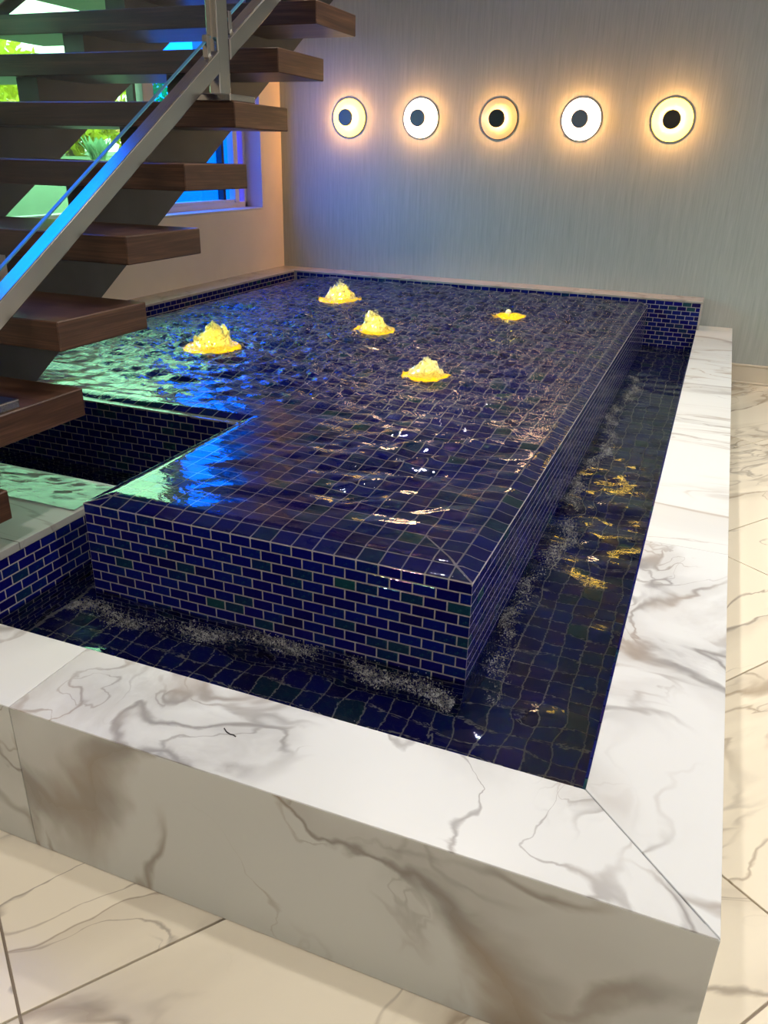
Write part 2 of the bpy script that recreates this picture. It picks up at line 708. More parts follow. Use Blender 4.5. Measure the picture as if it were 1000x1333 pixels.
def build_room():
    build_floor()
    mb = MB()
    mb.box((-3.2, YW, -0.1), (ROOM_R + .2, YW + .15, CEIL + .1))
    tag(link('wall_back', mb.mesh('wall_back'), PAPER), kind='structure')
    mb = MB()
    x0 = XL - 0.2
    mb.box((x0, ROOM_F - .1, -0.1), (XL, YW, WZ0))
    mb.box((x0, ROOM_F - .1, UZ1), (XL, YW, CEIL + .1))
    mb.box((x0, ROOM_F - .1, WZ1), (XL, YW, UZ0))
    mb.box((x0, ROOM_F - .1, UZ0), (XL, UY0, UZ1))
    mb.box((x0, UY1, UZ0), (XL, YW, UZ1))
    mb.box((x0, ROOM_F - .1, WZ0), (XL, WY0, WZ1))
    mb.box((x0, WY1, WZ0), (XL, YW, WZ1))
    tag(link('wall_left', mb.mesh('wall_left'), PAINT), kind='structure')
    tag(link('wall_right', mesh('wall_right', *boxgeo((ROOM_R, ROOM_F - .1, -.1), (ROOM_R + .15, YW, CEIL + .1))), PAINT_W), kind='structure')
    tag(link('wall_front', mesh('wall_front', *boxgeo((XL - .2, ROOM_F - .15, -.1), (ROOM_R + .15, ROOM_F, CEIL + .1))), PAINT_W), kind='structure')
    tag(link('ceiling', mesh('ceiling', *boxgeo((XL - .2, ROOM_F - .15, CEIL), (ROOM_R + .15, YW + .15, CEIL + .12))), PAINT_W), kind='structure')
    mb = MB()
    mb.box((CR + 0.002, YW - 0.014, 0.0), (ROOM_R, YW, 0.105), 0.003)
    mb.box((CR + 0.002, YW - 0.018, 0.105), (ROOM_R, YW, 0.117), 0.003)
    mb.box((CR + 0.002, YW - 0.022, 0.0), (ROOM_R, YW, 0.012), 0.003)
    tag(link('baseboard_back', mb.mesh('baseboard_back'), TRIM), kind='structure')


def build_window():
    w = empty('window_1', (XL - 0.12, 0, 0))
    tag(w, 'window with blue and pale green panes behind the open staircase', None, None, 'structure')
    X0, X1 = XL - 0.19, XL - 0.115
    loc = Vector(w.location)

    def pt(name, boxes, mat, bev=0.003):
        mb = MB()
        for a, b in boxes:
            mb.box(a, b, bev)
        o = part(name, (np.concatenate(mb.V), mb.F), mat, w)
        o.location -= loc
        return o

    f = 0.05
    pt('frame', [((X0, WY0, WZ0), (X1, WY1, WZ0 + .045)), ((X0, WY0, WZ1 - f), (X1, WY1, WZ1)),
                 ((X0, WY0, WZ0), (X1, WY0 + f, WZ1)), ((X0, WY1 - .03, WZ0), (X1, WY1, WZ1))], FRAME)
    # upright mullions between the lights
    for y0, y1 in ((3.475, 3.525), (2.60, 2.695), (1.06, 1.12)):
        pt('mullion', [((X0 + .005, y0, WZ0 + .04), (X1 + .006, y1, WZ1 - .04))], FRAME)
    pt('glazing_bar', [((X0 + .02, 3.36, WZ0 + .04), (X1 - .008, 3.385, WZ1 - .04))], GASKET)
    pt('glazing_bar', [((X0 + .02, 2.535, WZ0 + .04), (X1 - .004, 2.555, WZ1 - .04))], GASKET)
    pt('sash_rail', [((X0 + .015, 2.69, WZ0 + .04), (X1 - .004, 3.48, WZ0 + .062))], FRAME)
    pt('sill', [((XL - .118, WY0 + .001, WZ0), (XL + .004, WY1 - .001, WZ0 + .012))], FRAME)
    px = XL - 0.16
    for (y0, y1, mat, nm) in ((2.69, 3.365, PANE_BLUE, 'blue tinted pane'), (3.38, 3.48, PANE_BLUE, 'narrow blue pane'),
                              (3.52, 3.605, PANE_VIOLET, 'deep blue pane at the wall end'), (1.11, 2.54, PANE_GREEN, 'pale green pane'),
                              (2.55, 2.61, PANE_GREEN, 'narrow pale green pane'), (WY0 + .04, 1.07, PANE_GREEN, 'pale green pane')):
        o = pt('pane', [((px, y0, WZ0 + .04), (px + .006, y1, WZ1 - .045))], mat, 0)
        o['label'] = nm
    w = empty('added_high_window', (XL - 0.12, 0, 0))
    tag(w, 'added small high window, out of view, its one blue pane colouring the rail tops', None, None, 'structure')

    def pu(name, boxes, mat, bev=0.003):
        mb = MB()
        for a, b in boxes:
            mb.box(a, b, bev)
        o = part(name, (np.concatenate(mb.V), mb.F), mat, w)
        o.location -= loc

    pu('frame', [((X0, UY0, UZ0), (X1, UY1, UZ0 + f)), ((X0, UY0, UZ1 - f), (X1, UY1, UZ1)),
                 ((X0, UY0, UZ0), (X1, UY0 + f, UZ1)), ((X0, UY1 - f, UZ0), (X1, UY1, UZ1))], FRAME)
    pu('pane', [((px, UY0 + .04, UZ0 + .04), (px + .006, UY1 - .04, UZ1 - .04))], PANE_BLUE, 0)
    portal(XL - 0.10, UY0, UY1, UZ0, UZ1)
    portal(XL - 0.10, WY0, WY1, WZ0, WZ1)


build_room()
build_window()


# ------------------------------------------------------------------ tiles
def tile_geo(w, h, d=0.006, b=0.0009):
    """tile facing -y, centred, lower-left at (-w/2, -h/2); back at y = 0, face at y = -d"""
    V = []
    for (ww, hh, y) in ((w, h, 0.0), (w, h, -d + b), (w - 2 * b, h - 2 * b, -d)):
        V += [(-ww / 2, y, -hh / 2), (ww / 2, y, -hh / 2), (ww / 2, y, hh / 2), (-ww / 2, y, hh / 2)]
    F = []
    for k in (0, 4):
        for i in range(4):
            j = (i + 1) % 4
            F.append((k + i, k + j, k + 4 + j, k + 4 + i))
    F.append((8, 9, 10, 11))
    return np.array(V, float), F


JT = 0.0030
GEO = {'brick': tile_geo(T - JT, T / 2 - JT), 'half': tile_geo(T / 2 - JT, T / 2 - JT), 'square': tile_geo(T - 0.0030, T - 0.0030)}
TME = {}
ROT = {'front': Matrix.Identity(3), 'right': Matrix.Rotation(math.pi / 2, 3, 'Z'), 'left': Matrix.Rotation(-math.pi / 2, 3, 'Z'),
       'up': Matrix.Rotation(-math.pi / 2, 3, 'X'), 'back': Matrix.Rotation(math.pi, 3, 'Z')}


def tile_mesh(kind):
    if kind not in TME:
        TME[kind] = mesh('tile_' + kind, *GEO[kind])
        TME[kind].materials.append(TILE)
    return TME[kind]


def bond(u0, u1, ztop, rows, start_full=True):
    """running bond of 2:1 tiles between u0 and u1; yields (u, z, kind)"""
    out = []
    n = int(round((u1 - u0) / T))
    for r in range(rows):
        z = ztop - (r + .5) * T / 2
        if (r % 2 == 0) == start_full:
            for i in range(n):
                out.append((u0 + (i + .5) * T, z, 'brick'))
        else:
            out.append((u0 + T / 4, z, 'half'))
            for i in range(n - 1):
                out.append((u0 + (i + 1) * T, z, 'brick'))
            out.append((u1 - T / 4, z, 'half'))
    return out


def place_tile(parent, kind, face, pos):
    o = link('tile', tile_mesh(kind), None, parent, pos)
    e = ROT[face] @ Matrix.Rotation(rng.normal(0, .006), 3, 'X') @ Matrix.Rotation(rng.normal(0, .006), 3, 'Z')
    o.rotation_euler = e.to_euler()
    return o


def tile_field(name, items, parent, mat=None):
    """items of (kind, face, pos) joined into one part"""
    mb = MB()
    for kind, face, pos in items:
        V, F = GEO[kind]
        e = np.array(ROT[face] @ Matrix.Rotation(rng.normal(0, .006), 3, 'X') @ Matrix.Rotation(rng.normal(0, .006), 3, 'Z'))
        mb.add(V @ e.T + np.array(pos), F)
    o = link(name, mb.mesh(name), mat or TILE_M, parent)
    o['kind'] = 'stuff'
    return o


TDEP = 0.006


# ------------------------------------------------------------------ the raised block
def extrude_poly(poly, z0, z1):
    P = np.array(poly, float)
    n = len(P)
    V = np.concatenate([np.c_[P, np.full(n, z0)], np.c_[P, np.full(n, z1)]])
    F = [tuple(range(n))[::-1], tuple(range(n, 2 * n))]
    for i in range(n):
        j = (i + 1) % n
        F.append((i, j, n + j, n + i))
    return V, F


ROWS = 17                                   # courses from the rim down to the moat bottom


def build_block():
    b = empty('raised_fountain_block', (0, 0, 0))
    tag(b, 'raised L-shaped cobalt tiled block with water running over its top and sides', 'fountain')
    e = 0.0009                        # grout sits just below the tile faces
    core = [(-e, e), (-e, LY), (XBL + e, LY), (XBL + e, N1 + e), (-W + e, N1 + e), (-W + e, e)]
    link('core', mesh('core', *extrude_poly(core, ZM - .01, ZB - e)), GROUT, b)
    # grout rim along the upper edges
    mb = MB()
    r = 0.004
    for a, c in (((-W, 0.0005), (-0.0005, r)), ((-r, 0), (-0.0005, LY)), ((-W, 0), (-W + r, N1)), ((XBL, N1), (-W, N1 + r))):
        mb.box((a[0], a[1], ZB - 0.007), (c[0], c[1], ZB - 0.0006), 0.001)
    link('rim_joint', mb.mesh('rim_joint'), GROUT, b)
    field = []
    # front face: every tile above the water is a part
    for u, z, k in bond(-W, 0.0, ZB - .001, ROWS):
        if z > ZW - 0.03:
            place_tile(b, k, 'front', (u, TDEP, z))
        else:
            field.append((k, 'front', (u, TDEP, z)))
    # top: square tiles, the nearest rows as parts, cut along the mitres at the two front corners
    nx = int(round(W / T))
    xs = [-(i + .5) * T for i in range(int(round(-XBL / T)))]
    ys = [(j + .5) * T for j in range(int(LY / T))]
    for j, y in enumerate(ys):
        for i, x in enumerate(xs):
            if i >= nx and y < N1 + T / 3:
                continue
            if j <= 2 and (i == j or i == nx - 1 - j):
                s = 1 if i == j else -1
                h = (T - JT) / 2
                c = 0.0014
                # two triangles either side of the diagonal
                for tri in ([(-h, -h), (h - 2 * c, -h), (-h, h - 2 * c)], [(h, h), (-h + 2 * c, h), (h, -h + 2 * c)]):
                    tri = [(s * p[0], p[1]) for p in tri]
                    if s < 0: tri = tri[::-1]
                    V, F = prism(tri, -TDEP, 0.0, 0.0012)
                    me = mesh('tile_cut', V, F)
                    link('tile', me, TILE, b, (x, y, ZB))
                continue
            if j < 5 and i < nx:
                place_tile(b, 'square', 'up', (x, y, ZB - TDEP))
            else:
                field.append(('square', 'up', (x, y, ZB - TDEP)))
    # right face, notch faces, left face
    for u, z, k in bond(0.0, LY, ZB - .001, ROWS):
        field.append((k, 'right', (-TDEP, u, z)))
    for u, z, k in bond(XBL, -W, ZB - .001, ROWS):
        field.append((k, 'front', (u, N1 + TDEP, z)))
    for u, z, k in bond(0.0, N1, ZB - .001, ROWS):
        field.append((k, 'left', (-W + TDEP, u, z)))
    for u, z, k in bond(N1, LY, ZB - .001, 6):
        field.append((k, 'left', (XBL + TDEP, u, z)))
    tile_field('tile_field', field, b)
    return b


build_block()


# ------------------------------------------------------------------ moat basin
def build_basin():
    b = empty('moat_basin', (0, 0, 0))
    tag(b, 'sunken dark tiled moat bottom under water around the raised block', 'basin')
    e = 0.0009
    mb = MB()
    mb.box((XP, CF + CW, -.004), (CR - CW, LY, ZM - e))
    mb.box((XL, YP - .01, -.004), (XP, LY, ZM - e))
    link('bed', mb.mesh('bed'), GROUT, b)
    near, field = [], []
    for i in range(-50, 7):
        for j in range(-8, 74):
            x, y = (i + .5) * T - .004, (j + .5) * T
            if x > CR - CW - .001 or y < CF + CW + .02 or y > LY:
                continue
            if x < XP + .02 and y < YP + .03 or x < XL + .03:
                continue
            if (x < -.03 and x > -W + .03 and y > .03) or (x < -.03 and x > XBL + .03 and y > N1 + .03):
                continue
            d = math.hypot(x - CAM[0], y - CAM[1])
            near.append((d + (1.2 if x < -.6 else 0), x, y))
    near.sort()
    for k, (d, x, y) in enumerate(near):
        if k < 290:
            place_tile(b, 'square', 'up', (x, y, ZM - TDEP))
        else:
            field.append(('square', 'up', (x, y, ZM - TDEP)))
    # lining of the curb's inner faces, seen only through the water
    xr = CR - CW
    for u, z, k in bond(CF + CW, LY, ZC - .02, 11):
        field.append((k, 'left', (xr, u, z)))
    for u, z, k in bond(XP, xr, ZC - .02, 11):
        field.append((k, 'back', (u, CF + CW, z)))
    tile_field('tile_field', field, b)


build_basin()


# ------------------------------------------------------------------ marble curb
def build_curb():
    c = empty('marble_curb', (0, 0, 0))
    tag(c, 'low white marble curb with grey veins around the tiled moat', 'curb')
    th = 0.02
    e = 0.002
    xe = -2.5
    mb = MB()
    mb.box((xe, CF + th - e, 0), (CR - th + e, CF + CW - .004, ZC - th + e))
    mb.box((CR - CW + .004, CF + th, 0), (CR - th + e, YW - .001, ZC - th + e))
    link('core', mb.mesh('core'), MORTAR, c)
    j = 0.0007
    # front run: joints every slab length
    xj = [CR, -0.671, -1.84, xe]
    fs = []
    for k in range(3):
        xb, xa = xj[k] - (j if k else 0), xj[k + 1] + j
        if k == 0:
            poly = [(xa, CF + .0005), (CR - .0022, CF + .0005), (CR - CW - .0008, CF + CW), (xa, CF + CW)]
        else:
            poly = [(xa, CF + .0005), (xb, CF + .0005), (xb, CF + CW), (xa, CF + CW)]
        part('slab', prism(poly, ZC - th, ZC, 0.0008), MARBLE, c)
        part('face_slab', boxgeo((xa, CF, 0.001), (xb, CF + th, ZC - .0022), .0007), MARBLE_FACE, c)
    yj = [CF, 0.622, 1.752, 2.88, YW]
    for k in range(4):
        ya, yb = yj[k] + (j if k else 0), yj[k + 1] - j
        if k == 0:
            poly = [(CR, CF + .0022), (CR, yb), (CR - CW, yb), (CR - CW, CF + CW + .0014)]
        else:
            poly = [(CR, ya), (CR, yb), (CR - CW, yb), (CR - CW, ya)]
        part('slab', prism(poly, ZC - th, ZC, 0.0008), MARBLE if k == 0 else MARBLE_SIDE, c)
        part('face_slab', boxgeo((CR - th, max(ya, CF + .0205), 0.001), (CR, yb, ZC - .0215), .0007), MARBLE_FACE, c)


build_curb()


# ------------------------------------------------------------------ ledges along the walls
def build_ledges():
    XE = 0.302
    b = empty('back_wall_ledge', (0, 0, 0))
    tag(b, 'low blue tiled ledge with thin marble cap under the five round lamps', 'ledge')
    mb = MB()
    mb.box((XL, LY + .0009, ZW - .2), (CR - CW, YW, HLED - .001))
    mb.box((CR - CW, LY + .0009, ZC + .0005), (XE - .009, YW, HLED - .001))
    link('core', mb.mesh('core'), GROUT, b)
    fld = []
    n = 0
    x1 = XE - .010
    ncol = int((x1 - XLED) / T)
    for u, z, k in bond(x1 - ncol * T, x1, HLED - .001, 18):
        vis = (u > -0.03 and z > ZW - .01) or z > ZB - .03
        if u > CR - CW - .01 and z < ZC + .012:
            continue
        if vis and n < 300:
            place_tile(b, k, 'front', (u, LY + TDEP, z))
            n += 1
        else:
            fld.append((k, 'front', (u, LY + TDEP, z)))
    tile_field('tile_field', fld, b)
    xc = [XL + .001, -1.9, -0.8, XE]
    for k in range(3):
        part('cap_slab', boxgeo((xc[k] + .0004, LY - .002, HLED), (xc[k + 1] - .0004, YW - .001, HLED + .011), .001), MARBLE_CAP, b)
    o = part('end_panel', boxgeo((XE - .009, LY - .001, ZC + .001), (XE, YW - .001, HLED), .001), MARBLE_CAP, b)
    c = empty('left_wall_ledge', (0, 0, 0))
    tag(c, 'low blue tiled ledge with marble cap below the window wall', 'ledge')
    link('core', mesh('core', *boxgeo((XL, YP + .3, ZW - .2), (XLED - .0009, LY + .004, HLED - .001))), GROUT, c)
    n = 0
    fld = []
    for u, z, k in bond(LY - 60 * T, LY, HLED - .001, 17):
        if z > ZB - .06 and u > 1.6 and n < 300:
            place_tile(c, k, 'right', (XLED - TDEP, u, z))
            n += 1
        else:
            fld.append((k, 'right', (XLED - TDEP, u, z)))
    tile_field('tile_field', fld, c)
    yc = [YP + .3, 1.55, 2.65, LY - .0025]
    for k in range(3):
        part('cap_slab', boxgeo((XL + .001, yc[k] + .0004, HLED), (XLED + .002, yc[k + 1] - .0004, HLED + .011), .001), MARBLE_CAP, c)


build_ledges()


# ------------------------------------------------------------------ landing at the foot of the stairs
def build_landing():
    p = empty('marble_landing', (0, 0, 0))
    tag(p, 'wet marble landing with tiled sides at the foot of the floating stairs', 'platform')
    e = 0.0009
    y0 = CF + CW + .0008
    link('core', mesh('core', *boxgeo((XL, y0, 0), (XP - e, YP - e, ZP - .02))), GROUT, p)
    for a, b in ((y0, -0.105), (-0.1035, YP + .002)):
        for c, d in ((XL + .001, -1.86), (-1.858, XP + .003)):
            part('slab', boxgeo((c, a, ZP - .02), (d, b, ZP), .001), MARBLE_WET_SHADED, p)
    fld = []
    for u, z, k in bond(YP - 12 * T - .008, YP - .008, ZP - .021, 13):
        if z > ZW - .02:
            place_tile(p, k, 'right', (XP - TDEP, u, z))
        else:
            fld.append((k, 'right', (XP - TDEP, u, z)))
    for u, z, k in bond(XP - 20 * T, XP, ZP - .021, 13):
        fld.append((k, 'back', (u, YP - TDEP, z)))
    tile_field('tile_field', fld, p)


build_landing()

# ------------------------------------------------------------------ water
JETS = [(-1.60, 1.53), (-1.65, 2.93), (-1.13, 2.20), (-0.62, 1.49), (-0.645, 2.885)]


def waves(X, Y, seed, lam0, lam1, n, aniso, main=math.pi / 2):
    r = np.random.default_rng(seed)
    H = np.zeros_like(X)
    for _ in range(n):
        lam = math.exp(r.uniform(math.log(lam0), math.log(lam1)))
        a = main + r.normal(0, aniso)
        k = 2 * math.pi / lam
        ph = r.uniform(0, 2 * math.pi)
        H += lam * np.sin(k * (X * math.cos(a) + Y * math.sin(a)) + ph + 1.5 * np.sin(X * r.uniform(2, 7) + r.uniform(0, 6)) + 1.2 * np.sin(Y * r.uniform(2, 7) + r.uniform(0, 6)))
    return H / math.sqrt(n)


def sheet(name, xs, ys, hfun, keep, mat, label, cat):
    X, Y = np.meshgrid(xs, ys)
    Z = hfun(X, Y)
    nx, ny = len(xs), len(ys)
    V = np.c_[X.ravel(), Y.ravel(), Z.ravel()].astype(np.float32)
    i, j = np.meshgrid(np.arange(nx - 1), np.arange(ny - 1))
    cxm = (xs[:-1] + xs[1:])[None, :] / 2 + 0 * j
    cym = (ys[:-1] + ys[1:])[:, None] / 2 + 0 * i
    a = (j * nx + i)
    Q = np.stack([a, a + 1, a + nx + 1, a + nx], -1)[keep(cxm, cym)]
    used = np.unique(Q)
    rem = np.full(len(V), -1)
    rem[used] = np.arange(len(used))
    V, Q = V[used], rem[Q]
    me = bpy.data.meshes.new(name)
    me.vertices.add(len(V))
    me.vertices.foreach_set('co', V.ravel())
    me.loops.add(Q.size)
    me.loops.foreach_set('vertex_index', Q.ravel().astype(np.int32))
    me.polygons.add(len(Q))
    me.polygons.foreach_set('loop_start', np.arange(0, Q.size, 4, dtype=np.int32))
    me.polygons.foreach_set('loop_total', np.full(len(Q), 4, dtype=np.int32))
    me.polygons.foreach_set('use_smooth', np.ones(len(Q), bool))
    me.update(calc_edges=True)
    me.validate()
    o = link(name, me, mat)
    return tag(o, label, cat, None, 'stuff')


def top_height(X, Y):
    # distance to the spilling edges
    d = np.minimum(-X, Y)
    d = np.minimum(d, np.maximum(X + W, Y - N1))
    d = np.minimum(d, X - XBL)
    d = np.maximum(d, 0)
    edge = np.clip(d / 0.05, 0, 1)
    edge = edge * edge * (3 - 2 * edge)
    H = 0.0012 + 0.0158 * edge
    calm = np.clip(d / 0.22, 0.10, 1) * np.clip(0.30 + Y / 0.8, 0.3, 1.1) * (1 - .72 * np.clip((-X - .42) / .3, 0, 1) * np.clip((1.25 - Y) / .5, 0, 1))
    wv = waves(X, Y, 3, 0.050, 0.26, 46, 0.42, math.radians(106))
    H = H + wv * 0.060 * calm * (0.25 + 0.75 * edge)
    for k, (x, y) in enumerate(JETS):
        dx, dy = X - x, Y - y
        r = np.hypot(dx, dy)
        th = np.arctan2(dy, dx)
        wob = 1.3 * np.sin(3 * th + k) + 0.9 * np.sin(7 * th + 2 * k) + 0.6 * np.sin(12 * th + 3 * k) + 2.0 * np.sin(r * 9 + k)
        a = 0.0055 * np.exp(-r / 0.34) * np.clip(r / 0.05, 0, 1)
        H = H + a * np.sin(2 * math.pi * r / 0.062 + wob) * np.clip(edge + .1, 0, 1)
    return ZB + np.maximum(H, 0.0010)


def build_water():
    st = 0.0085
    sheet('pool_water', np.arange(XBL, 0.0001, st), np.arange(0.0, LY, st), top_height,
          lambda x, y: (x > -W) | (y > N1), WATER,
          'rippling clear water running over the top of the raised tiled block', 'water')

    def moat_h(X, Y):
        nearfall = np.exp(-np.maximum(X, 0) / 0.12) * (X > -.01) + np.exp(-np.maximum(-Y, 0) / 0.1) * (Y < .01)
        a = 0.006 + 0.010 * np.clip(nearfall, 0, 1)
        back = 0.55 + 0.6 * np.clip(1 - np.abs(Y - 0.95) / 0.7, 0, 1)
        return ZW + waves(X, Y, 11, 0.08, 0.36, 40, 0.8) * a * back * 2.2

    def keep(x, y):
        inblock = ((x < -.004) & (x > -W + .004) & (y > .004)) | ((x < -.004) & (x > XBL + .004) & (y > N1 + .004))
        inland = (x < XP - .003) & (y < YP - .003)
        return ~inblock & ~inland & (x > XLED)

    sheet('moat_water', np.arange(XLED - .01, CR - CW + .009, 0.009), np.arange(CF + CW, LY + .009, 0.009), moat_h, keep, WATER_MOAT,
          'dark rippled water in the moat between block and marble curb', 'water')

    def film_h(X, Y):
        k = np.clip((Y - 0.10) / 0.12, 0.02, 1)
        return ZP + 0.0045 + waves(X, Y, 5, 0.03, 0.12, 24, 0.6) * 0.028 * k
    sheet('landing_water', np.arange(XL + .01, XP, 0.008), np.arange(0.09, YP - .01, 0.008), film_h, lambda x, y: x > -9, WATER_FILM,
          'thin film of rippling water along the back of the marble landing', 'water')


build_water()


def ico(r, sub=0):
    t = (1 + 5 ** .5) / 2
    V = np.array([(-1, t, 0), (1, t, 0), (-1, -t, 0), (1, -t, 0), (0, -1, t), (0, 1, t), (0, -1, -t), (0, 1, -t), (t, 0, -1), (t, 0, 1), (-t, 0, -1), (-t, 0, 1)], float)
    F = [(0, 11, 5), (0, 5, 1), (0, 1, 7), (0, 7, 10), (0, 10, 11), (1, 5, 9), (5, 11, 4), (11, 10, 2), (10, 7, 6), (7, 1, 8), (3, 9, 4), (3, 4, 2), (3, 2, 6), (3, 6, 8), (3, 8, 9), (4, 9, 5), (2, 4, 11), (6, 2, 10), (8, 6, 7), (9, 8, 1)]
    return V / np.linalg.norm(V[0]) * r, F


def bubbles(name, pts, rad, mat, label):
    """many small bubbles as one mesh"""
    V0, F0 = ico(1.0)
    n = len(pts)
    V = (V0[None] * rad[:, None, None] + pts[:, None, :]).reshape(-1, 3)
    F = (np.array(F0)[None] + (np.arange(n) * 12)[:, None, None]).reshape(-1, 3)
    me = bpy.data.meshes.new(name)
    me.vertices.add(len(V))
    me.vertices.foreach_set('co', V.astype(np.float32).ravel())
    me.loops.add(F.size)
    me.loops.foreach_set('vertex_index', F.ravel().astype(np.int32))
    me.polygons.add(len(F))
    me.polygons.foreach_set('loop_start', np.arange(0, F.size, 3, dtype=np.int32))
    me.polygons.foreach_set('loop_total', np.full(len(F), 3, dtype=np.int32))
    me.polygons.foreach_set('use_smooth', np.ones(len(F), bool))
    me.update(calc_edges=True)
    o = link(name, me, mat)
    return tag(o, label, 'foam', None, 'stuff')


def build_foam():
    r = np.random.default_rng(4)

    def strip(n, run0, run1, fn, seed, width):
        u = r.uniform(run0, run1, n)
        # patchy drift: keep more where the drift is dense
        dens = 0.5 + 0.5 * np.sin(u * 9 + seed) * np.sin(u * 23 + 2 * seed)
        c = 0.055 + 0.03 * np.sin(u * 7 + seed) + 0.014 * np.sin(u * 31 + seed)
        v = c * width / .06 + r.normal(0, 0.016, n) * width / .06
        ok = (r.uniform(0, 1, n) < dens) & (v > .002)
        return u[ok], v[ok]
    u, v = strip(11000, -W, 0.0, None, 1.0, .06)
    p1 = np.c_[u, -v, np.full(len(u), ZW)]
    u, v = strip(15000, -.05, 2.9, None, 2.2, .05)
    p2 = np.c_[v, u, np.full(len(u), ZW)]
    for nm, P, lab in (('foam', p1, 'pale foam bubbles drifting along the front face of the block'),
                       ('foam', p2, 'pale foam bubbles drifting along the long right face of the block')):
        rad = r.uniform(.0007, .0017, len(P))
        P[:, 2] += 0.002 + r.uniform(0, .004, len(P))
        bubbles(nm, P, rad, BUBBLE, lab)


build_foam()


def vnoise(P, seed, f, octv=3):
    r = np.random.default_rng(seed)
    out = np.zeros(len(P))
    amp = 1.0
    for o in range(octv):
        for _ in range(7):
            k = r.normal(0, 1, 3)
            k = k / np.linalg.norm(k) * f * (2 ** o) * r.uniform(.7, 1.3)
            out += amp * np.sin(P @ k + r.uniform(0, 6.28)) / 3.2
        amp *= 0.55
    return out


LAMP_Y = emit('yellow_lamp_lens', (1.0, 0.56, 0.01), 1.6)
NOZZLE = plain('white_nozzle', (0.8, 0.78, 0.65), 0.3)


def build_jet(k, R, Hh, label, power, mound=True, peaks=()):
    x, y = JETS[k]
    j = empty('water_jet', (x, y, ZB + .0005))
    tag(j, label, 'fountain jet', 'bubbling jets in the pool')
    part('lamp_lens', lathe([(0, .0035), (R * .92, .0035), (R * .97, .001), (R * .97, 0)], 28), LAMP_Y, j)
    j.children[-1].location.z += 0.0
    r = np.random.default_rng(20 + k)
    if mound:
        na, nr = 110, 44
        th = np.linspace(0, 2 * np.pi, na, endpoint=False)
        rr = np.linspace(0.0, 1.0, nr)
        A, B = np.meshgrid(th, rr)
        X, Y = (.82 * R * B * np.cos(A)), (.82 * R * B * np.sin(A) + .010)
        Z = Hh * 0.80 * np.clip(1 - B ** 1.7, 0, 1) ** 0.9
        for px, py, ph, pw in peaks:
            Z += Hh * ph * np.exp(-(((X / R - px * .75) ** 2 + (Y / R - py) ** 2) / (pw * .75) ** 2))
        P = np.c_[X.ravel(), Y.ravel(), Z.ravel()]
        n1 = vnoise(P, 30 + k, 90, 3).reshape(Z.shape)
        n2 = vnoise(P, 40 + k, 240, 2).reshape(Z.shape)
        fall = np.clip((1 - B) * 3, 0, 1)
        Z = Z * np.clip(.92 + .24 * n1, .4, 1.3) + (0.004 + .0070 * n2) * fall + 0.002
        Z = np.maximum(Z, 0.0005)
        X += 0.010 * vnoise(P, 50 + k, 110, 2).reshape(Z.shape) * fall
        Y += 0.010 * vnoise(P, 60 + k, 110, 2).reshape(Z.shape) * fall
        V = np.c_[X.ravel(), Y.ravel(), Z.ravel()]
        F = []
        for a in range(nr - 1):
            for b in range(na):
                b2 = (b + 1) % na
                F.append((a * na + b, a * na + b2, (a + 1) * na + b2, (a + 1) * na + b))
        o = link('foam_mound', mesh('foam_mound', V, F, True), FOAM, j)
        m = 320
        a = r.uniform(0, 6.28, m)
        q = np.abs(r.normal(0.45, .3, m))
        pts = np.c_[.8 * R * q * np.cos(a), .8 * R * q * np.sin(a) + .012, Hh * (1.05 * np.exp(-(q / .5) ** 2)) * r.uniform(.7, 1.15, m) + .004]
        V0, F0 = ico(1.0)
        mb = MB()
        for p in pts:
            mb.add(V0 * r.uniform(.0012, .0042) + p, F0)
        o = link('droplets', mb.mesh('droplets', True), FOAM, j)
        o['kind'] = 'stuff'
        zl = Hh * 0.35
    else:
        part('stem', lathe([(0, 0), (.007, 0), (.006, .022), (0, .022)], 14), NOZZLE, j)
        V, F = ico(.016)
        s = part('ball_cap', lathe([(0, .018), (.009, .0195), (.015, .026), (.0165, .033), (.013, .041), (.006, .046), (0, .047)], 18), NOZZLE, j, True)
        zl = 0.055
    ld = bpy.data.lights.new('jet_lamp', 'POINT')
    ld.energy = power
    ld.color = (1.0, 0.74, 0.03)
    ld.shadow_soft_size = 0.012
    o = bpy.data.objects.new('jet_lamp', ld)
    o.parent = j
    o.location = (0, 0, zl)
    COL.objects.link(o)


build_jet(0, 0.125, 0.095, 'broad bubbling yellow jet nearest the stairs with a second small crest', 0.55, True, ((0.55, 0.1, .35, .25), (-0.05, 0, .3, .3)))
build_jet(1, 0.125, 0.105, 'tall pointed bubbling yellow jet farthest back in the pool corner', 0.55, True, ((-.15, 0, .16, .4), (0.3, 0, .12, .3)))
build_jet(2, 0.10, 0.085, 'small flat-topped bubbling yellow jet in the middle of the pool', 0.5, True, ((-.3, 0, .28, .3), (.25, 0, .25, .3)))
build_jet(3, 0.095, 0.065, 'low bubbling orange-yellow jet nearest the front of the pool', 0.3, True, ((0.0, 0, .3, .4),))
build_jet(4, 0.085, 0.03, 'flat yellow glow with a bare white ball nozzle and no bubbling crest', 0.12, False)


# ------------------------------------------------------------------ staircase
NST = 11


